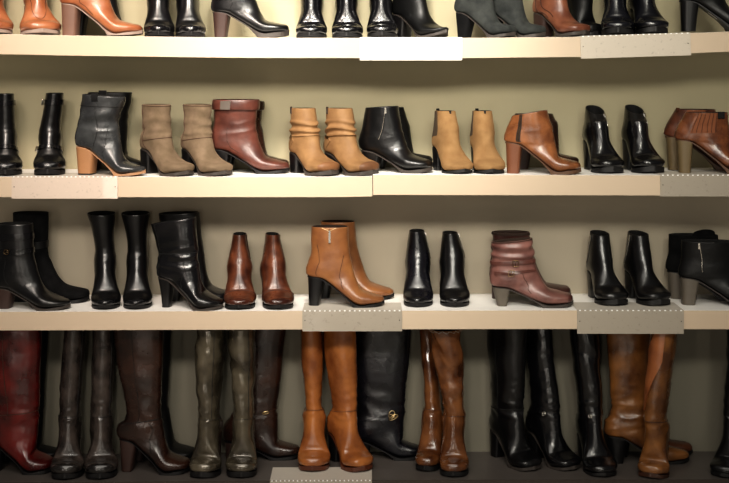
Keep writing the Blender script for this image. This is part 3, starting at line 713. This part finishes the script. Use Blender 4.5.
for i, (lab, px, yw, ly) in enumerate((('tall orange tan boot facing forward, beside the dark brown boot', 312.5, -92, -3), ('tall orange tan boot turned right, overlapping the black boot with metal emblem', 363, -58, -5))):
    b = knee(lab, G, TO, px, .085, yw, TANK, SOLEBR if i == 9 else leather('dark_tan_sole', rgb(110, 52, 26), None, rough=.4), HEELB, LINT, L=62, wb=13.8, hh=26, wt=10.5 if i == 0 else 14, wm=11 if i == 0 else 14, wa=8.5 if i == 0 else 10.5, ly=ly, tf=40, af=38, pf=4.5, th=10, bh=17, seed=94 + i, crumple=1.3, wave=1.1)
    b.ringseam(2.35, STBR, .0008, .05)
b = knee('black knee-high boot in side view with a pale metal emblem at its ankle', None, T2, 352, .245, -3, NAVY, SOLEB, HEELB, LINB, wb=11, L=72, hh=18, tb=4, tf=62, ab=6, af=54, ankz=50, wt=11, wa=10.5, pf=3, th=9, bh=19, seed=97, crumple=1.8)
st = b.strap(2.6, .10, NAVY, .0025, .12)
p1 = b.buckle(2.28, 2.0, .020, .024, GOLD, .006, parent=st, name='metal_emblem', oval=True, r=.0017)
b.buckle(2.72, 2.12, .026, .022, GOLD, .0062, parent=st, name='metal_emblem', oval=True, r=.0017)
G = 'warm brown shiny knee-high boots with frilled tops'
for i, (lab, px, yw, ly, dp) in enumerate((('shiny warm brown knee-high boot, half hidden behind its crumpled twin', 425, -102, -8, .09), ('shiny warm brown knee-high boot with crumpled shaft, in front of its twin', 453, -91, -9, .03))):
    b = knee(lab, G, TO, px, dp, yw, WBRN, SOLEB, HEELB, LINB, L=62, wb=12.8 if i else 11, hh=26, H=139, wt=15.5 if i else 10, wm=13.5 if i else 8, wa=11.4 if i else 8, ly=ly, tb=17 if i else -4, tf=44 if i else 14, ab=10 if i else 5, af=38 if i else 32, pf=4.5, th=10, bh=17, seed=99 + i, crumple=1.2, wave=5.5 if i else 2.2)
    b.ringseam(2.45, STBR, .0008, .05); b.seam([(2.5, 2.3), (3, 2.35), (4.6, 1.9)], STBR)
    P = [b.surf(0.05, 2 * PI * q / 72, .0015 + .0035 * math.sin(q * 1.9 + i)) + Vector((0, 0, .003 * math.sin(q * 1.3))) for q in range(72)]
    v, f = tube(P, .0016, 5, True); mesh('frill', v, f, STLT, b.root)
G = 'black knee-high boots with strapped ankles'
b = knee('black knee-high boot turned right, with its block heel in view', G, TO, 532, .095, -54, BLK, SOLEG, HEELB, LINB, L=70, wb=14, hh=26, tb=-2, tf=50, ab=4, af=44, wt=15.5, wa=12.5, ly=-1, pf=2.6, th=8.5, hl_t=17, hl_b=13, seed=102, crumple=1.8)
b.seam([(0, 1.6), (1.2, 1.6), (2.3, 1.65)], STBK); b.ringseam(2.3, STBK, .0014)
b = knee('black knee-high boot turned right, with a strap and stud at its ankle', G, TO, 572, .10, -48, BLKG, SOLEG, HEELB, LINB, L=68, wb=14, hh=26, tb=2, tf=30, ab=6, af=40, wt=10.5, wa=11, ly=-3, pf=2.6, th=8.5, seed=103, crumple=1.4, wave=1.2)
st = b.strap(2.65, .14, BLKG, .0028, .12); b.buckle(2.65, 2.15, .012, .012, SILV, .0045, parent=st, name='stud', oval=True)
b = knee('black knee-high boot facing forward, in front of the tan wrinkled boots', None, TO, 604, .03, -72, BLKG, SOLEB, HEELB, LINB, L=72, wb=14.2, hh=26, tb=2, tf=36, ab=5, af=39, wt=14, wm=13.5, wa=11.8, ly=-6, pf=3, th=9, seed=105, crumple=1.2, wave=1.2)
st = b.strap(2.65, .14, BLKG, .0028, .1); b.buckle(2.62, 2.7, .012, .012, SILV, .0045, parent=st, name='stud', oval=True)
G = 'mid brown knee-high boots with wrinkled ankles'
b = knee('mid brown knee-high boot with wrinkled ankle, nearer of the pair in side view', G, T2, 607, .19, -2, MBRN, SOLEB, HEELB, LINT, wb=8.6, L=83, hh=26, tb=2, tf=44, ab=6, af=44, ankz=56, wt=11.5, wa=9.5, wh=9, pf=3, th=9, bh=18, seed=107, crumple=2.2, slouch=.3, folds=3, fold_t=(1.7, 4.2))
b = knee('mid brown knee-high boot furthest back, its toe showing above another toe', G, T2, 611, .261, 0, leather('mid_brown_painted_shade', rgb(96, 52, 30), rgb(60, 32, 18)), SOLEB, HEELB, LINT, L=83, hh=26, tb=2, tf=44, ab=6, af=42, wt=9, wa=9, wb=9, wh=8, pf=3, th=9, seed=108)  # mid brown leather again, darkened to paint in the shade at the back
b = knee('brown knee-high boot facing forward with a folded-over flap at its top', None, TO, 650, .014, -104, MBRN, leather('brown_sole', rgb(74, 40, 24), None), HEELB, LINT, L=50, wb=13.4, hh=28, H=142, tb=2, tf=38, wt=12.5, wm=12, wa=11, ly=8, pf=4, th=9.5, seed=110, crumple=1.2, wave=1.0)
b.patch('folded_flap', .0, 1.35, 2.3, 3.5, .006, leather('lighter_flap_leather', rgb(158, 92, 48), rgb(120, 64, 32), rough=.3), 14, 10, skew=-1.1)
b.ringseam(2.4, STBR, .0013)
b = knee('black knee-high boot at the right end, partly out of view', None, TO, 722.5, .025, -108, BLK, SOLEB, HEELB, LINB, L=70, wb=14.5, hh=26, wt=13, wa=11, ly=6, pf=3, th=9, seed=112, crumple=1.4, wave=2.0)

# ------------------------------------------------------------------ room, shelves, sign holders
def wallpaint(name, ca, cb):
    m, nt, p = nodes(name)
    tc = nt.nodes.new('ShaderNodeTexCoord')
    n = nt.nodes.new('ShaderNodeTexNoise'); n.inputs['Scale'].default_value = 2.2; n.inputs['Detail'].default_value = 3
    nt.links.new(tc.outputs['Object'], n.inputs['Vector'])
    mx = nt.nodes.new('ShaderNodeMix'); mx.data_type = 'RGBA'
    mx.inputs[6].default_value = (*ca, 1); mx.inputs[7].default_value = (*cb, 1)
    nt.links.new(n.outputs['Fac'], mx.inputs[0]); nt.links.new(mx.outputs[2], p.inputs['Base Color'])
    p.inputs['Roughness'].default_value = .75
    b = nt.nodes.new('ShaderNodeBump'); b.inputs['Strength'].default_value = .08
    n2 = nt.nodes.new('ShaderNodeTexNoise'); n2.inputs['Scale'].default_value = 250
    nt.links.new(tc.outputs['Object'], n2.inputs['Vector']); nt.links.new(n2.outputs['Fac'], b.inputs['Height']); nt.links.new(b.outputs['Normal'], p.inputs['Normal'])
    return m
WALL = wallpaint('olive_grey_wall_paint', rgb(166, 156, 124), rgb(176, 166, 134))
WALLM = wallpaint('wall_paint_light_baked', rgb(166, 156, 138), rgb(176, 166, 148))  # same wall; the third bay's greyer light is painted into its colour
WALLD = wallpaint('wall_paint_shade_baked', rgb(116, 112, 100), rgb(130, 125, 111))  # same wall; shade of the bottom bay painted into the base colour
WHITE = plain('white_laminate', rgb(250, 247, 242), .45, noise_amt=.02, scale=30)
EDGE = plain('cream_edge_band', rgb(198, 176, 150), .45, noise_amt=.03, scale=12)
GREYL = plain('dark_grey_laminate', rgb(92, 86, 82), .4, noise_amt=.12, scale=14)
PLIN = plain('dark_brown_plinth', rgb(62, 52, 46), .5)
FLO = plain('pale_floor_tiles', rgb(196, 190, 180), .3, scale=6)

def rect(name, vs, m, kind='structure'):
    o = mesh(name, vs, [(0, 1, 2, 3)], m, None, False)
    o['kind'] = kind
    return o
WX, DEP = 1.75, .30
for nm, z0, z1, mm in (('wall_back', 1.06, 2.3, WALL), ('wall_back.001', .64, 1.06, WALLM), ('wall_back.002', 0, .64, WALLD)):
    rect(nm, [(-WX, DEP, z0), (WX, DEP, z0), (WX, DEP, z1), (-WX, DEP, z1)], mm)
rect('floor', [(-3, -4.6, 0), (3, -4.6, 0), (3, DEP, 0), (-3, DEP, 0)], FLO)

def board(name, label, row, px0, px1, thick, mtop, mfront, group, step=40):
    xs = []; p = px0
    while p < px1: xs.append(p); p += step
    xs.append(px1)
    tops = [ztop(row, q) for q in xs]
    def strip(y0, y1, zt, zb):
        v = []
        for q, z in zip(xs, tops):
            x = X(q); v += [(x, y0, z - zt), (x, y0, z - zb), (x, y1, z - zb), (x, y1, z - zt)]
        n = len(xs)
        f = grid_faces(n, 4, True) + [(0, 1, 2, 3), tuple((n - 1) * 4 + j for j in (3, 2, 1, 0))]
        return v, f
    v, f = strip(.004, DEP - .0005, 0, thick)
    o = fixn(mesh(name, v, f, mtop, None, False))
    tagit(o, label, 'shelf', group)
    v, f = strip(0, .004, .0004, thick + .0002)
    e = fixn(mesh('front_edge', v, f, mfront, o, False))
    return o
T = 20 * PX
board('shelf_board', 'thick white shelf board, topmost, sagging slightly, under the bright tan boots', 1, -180, 900, T, WHITE, EDGE, 'wall shelves')
board('shelf_board', 'thick cream shelf board under the taupe suede boots, ending by the black zip boot', 2, -180, 372.3, T, WHITE, EDGE, 'wall shelves')
board('shelf_board', 'thick cream shelf board under the tan suede pull-on boots, set slightly higher than its neighbour', 2, 373, 900, T, WHITE, EDGE, 'wall shelves')
board('shelf_board', 'thick beige shelf board above the knee-high boots, under the honey tan zip boots', 3, -180, 900, 18.4 * PX, WHITE, EDGE, 'wall shelves')
board('plinth_shelf', 'low dark grey bottom shelf carrying the knee-high boots', 4, -180, 900, .03, GREYL, PLIN, None)

def prism(name, x0, x1, y0, y1, z0, z1, m):
    v, f = box_vs(x0, x1, y0, y1, z0, z1)
    return fixn(mesh(name, v, f, m, None, False))
o = prism('trim_1', X(-180), X(900), .03, .05, 0, ztop(4, 365) - .034, PLIN); o['kind'] = 'structure'

def acrylic(name, col, seed):
    m, nt, p = nodes(name)
    tc = nt.nodes.new('ShaderNodeTexCoord')
    ad = nt.nodes.new('ShaderNodeVectorMath'); ad.operation = 'ADD'; ad.inputs[1].default_value = (seed * 3.1, seed * 1.7, seed)
    nt.links.new(tc.outputs['Object'], ad.inputs[0])
    v = nt.nodes.new('ShaderNodeTexNoise'); v.inputs['Scale'].default_value = 75; v.inputs['Detail'].default_value = 3; v.inputs['Roughness'].default_value = .7
    nt.links.new(ad.outputs[0], v.inputs['Vector'])
    cr = nt.nodes.new('ShaderNodeValToRGB')
    cr.color_ramp.elements[0].position = .30; cr.color_ramp.elements[0].color = (*[c * .78 for c in col], 1)
    cr.color_ramp.elements[1].position = .40; cr.color_ramp.elements[1].color = (*col, 1)
    e = cr.color_ramp.elements.new(.64); e.color = (*col, 1)
    e = cr.color_ramp.elements.new(.74); e.color = (*[min(1, c * 1.1) for c in col], 1)
    nt.links.new(v.outputs['Fac'], cr.inputs['Fac']); nt.links.new(cr.outputs['Color'], p.inputs['Base Color'])
    p.inputs['Roughness'].default_value = .38; p.inputs['Coat Weight'].default_value = .3
    return m
FLAN = plain('clear_grey_flange', rgb(204, 197, 186), .4, noise_amt=.04)
DOTW = plain('bright_perforation_rim', rgb(252, 250, 244), .3)
DOTD = plain('grey_acrylic_edge', rgb(120, 112, 102), .4)
PIN = plain('dark_rivet', rgb(60, 54, 50), .5)
def sign(label, row, px0, px1, py1, col, seed, dots=True, n=20):
    m = acrylic('frosted_acrylic_%s' % ['one', 'two', 'three', 'four', 'five', 'six', 'seven', 'eight'][seed], col, seed)
    x0, x1 = X(px0), X(px1); xm = (x0 + x1) / 2; pm = (px0 + px1) / 2
    root = bpy.data.objects.new('shelf_sign_holder', None); COL.objects.link(root)
    zt = ztop(row, pm); root.location = (xm, 0, zt)
    sl = (ztop(row, px1) - ztop(row, px0)) / (x1 - x0)
    root.rotation_euler = (0, -math.atan(sl), 0)
    tagit(root, label, 'sign holder', 'shelf-edge sign holders')
    w = (x1 - x0) / 2; h = zt - Z(py1)
    v, f = box_vs(-w, w, -.0050, -.0012, -h, .0022)
    fixn(mesh('front_panel', v, f, m, root, False))
    v, f = box_vs(-w, w, -.0012, .13, .0008, .0021)
    fixn(mesh('top_flange', v, f, FLAN, root, False))
    if dots:
        vs, fs = [], []
        for i in range(n):
            c = -w + (i + .5) * 2 * w / n; a = w / n * .42
            q, g = box_vs(c - a * .8, c + a * .8, -.0054, -.0008, -.0006, .0026)
            k = len(vs); vs += q; fs += [tuple(k + t for t in z) for z in g]
        fixn(mesh('perforated_rim', vs, fs, DOTW, root, False))
    for sx in (-w + .008, w - .008):
        v, f = tube([Vector((sx, -.0049, -h * .45)), Vector((sx, -.0064, -h * .45))], .0016, 8)
        fixn(mesh('rivet', v, f, PIN, root))
C1, C2, C3 = rgb(226, 218, 206), rgb(200, 182, 166), rgb(160, 151, 138)
sign('plain white sign holder hooked on the top shelf below the pointed black boot', 1, 360, 462, 60.3, rgb(236, 232, 226), 0, dots=False)
sign('frosted sign holder with dotted rim on the top shelf below the blue-black boots', 1, 580, 690, 57.0, rgb(192, 182, 168), 1)
sign('frosted pinkish sign holder on the second shelf below the charcoal slouch boots', 2, 12, 118, 198.5, C2, 2, n=24)
sign('frosted sign holder with dotted rim on the second shelf below the elastic-sided brown boots', 2, 660, 760, 196.3, C3, 3)
sign('frosted speckled sign holder on the third shelf below the honey tan zip boots', 3, 302.5, 402, 331, C3, 4)
sign('frosted sign holder with dotted rim on the third shelf below the silver-zipped black boots', 3, 577, 683.5, 333.5, C3, 5)
sign('frosted sign holder on the low grey bottom shelf below the tall orange tan boots', 4, 270, 372, 500, C3, 6, n=24)

# ------------------------------------------------------------------ light
def area(name, loc, tgt, sx, sy, power, col):
    l = bpy.data.lights.new(name, 'AREA'); l.shape = 'RECTANGLE'; l.size = sx; l.size_y = sy; l.energy = power; l.color = col
    o = bpy.data.objects.new(name, l); COL.objects.link(o); o.location = loc
    o.rotation_euler = (Vector(tgt) - Vector(loc)).to_track_quat('-Z', 'Y').to_euler()
    return o
def spot(name, loc, tgt, power, col, ang=50, size=.05, blend=.8):
    l = bpy.data.lights.new(name, 'SPOT'); l.energy = power; l.color = col; l.spot_size = math.radians(ang); l.spot_blend = blend; l.shadow_soft_size = size
    o = bpy.data.objects.new(name, l); COL.objects.link(o); o.location = loc
    o.rotation_euler = (Vector(tgt) - Vector(loc)).to_track_quat('-Z', 'Y').to_euler()
    return o
area('ceiling_light', (-.25, -1.9, 2.8), (-.2, -1.2, .5), 2.6, 1.6, 34, (1, .94, .85))
for sx, pw, cc in ((-1.7, 11, (1, .88, .78)), (-.35, 12, (1, .93, .82)), (1.3, 9, (1, .95, .83))):
    area('added_streak_light', (sx, -4.9, .95), (sx * .4, 0, .75), .16, 1.7, pw, cc)  # added strip lamps, unseen, for streak highlights and frontal fill
for sx, pw, cc in ((-1.15, 130, (1, .88, .77)), (-.4, 170, (1, .93, .83)), (.35, 165, (1, .96, .85)), (1.1, 78, (1, .97, .84))):
    spot('spot_light', (sx, -3.5, 2.65), (sx * .75, .1, 1.25), pw * 1.05, cc, 42, .26, 1.0)
spot('spot_light', (-.85, -1.3, 2.75), (-.7, .1, 1.62), 150, (1, .84, .72), 46, .14)
spot('spot_light', (-.05, -1.3, 2.75), (-.05, .1, 1.62), 210, (1, .94, .84), 46, .14)
spot('spot_light', (.75, -1.3, 2.75), (.6, .1, 1.6), 22, (1, .96, .80), 44, .14)
w = bpy.data.worlds.new('shop_ambient'); S.world = w; w.use_nodes = True
bg = w.node_tree.nodes['Background']; bg.inputs[0].default_value = (1, .94, .85, 1); bg.inputs[1].default_value = .07

cam = bpy.data.cameras.new('camera'); co = bpy.data.objects.new('camera', cam); COL.objects.link(co)
co.location = (0, -D, EYE); co.rotation_euler = (PI / 2, 0, 0)
cam.sensor_width = 36; cam.lens = 36 * D / (729 * PX); cam.shift_y = -(241.5 - 60) / 729
cam.clip_start = .05
S.camera = co
S.view_settings.view_transform = 'Standard'
S.view_settings.look = 'Medium High Contrast'
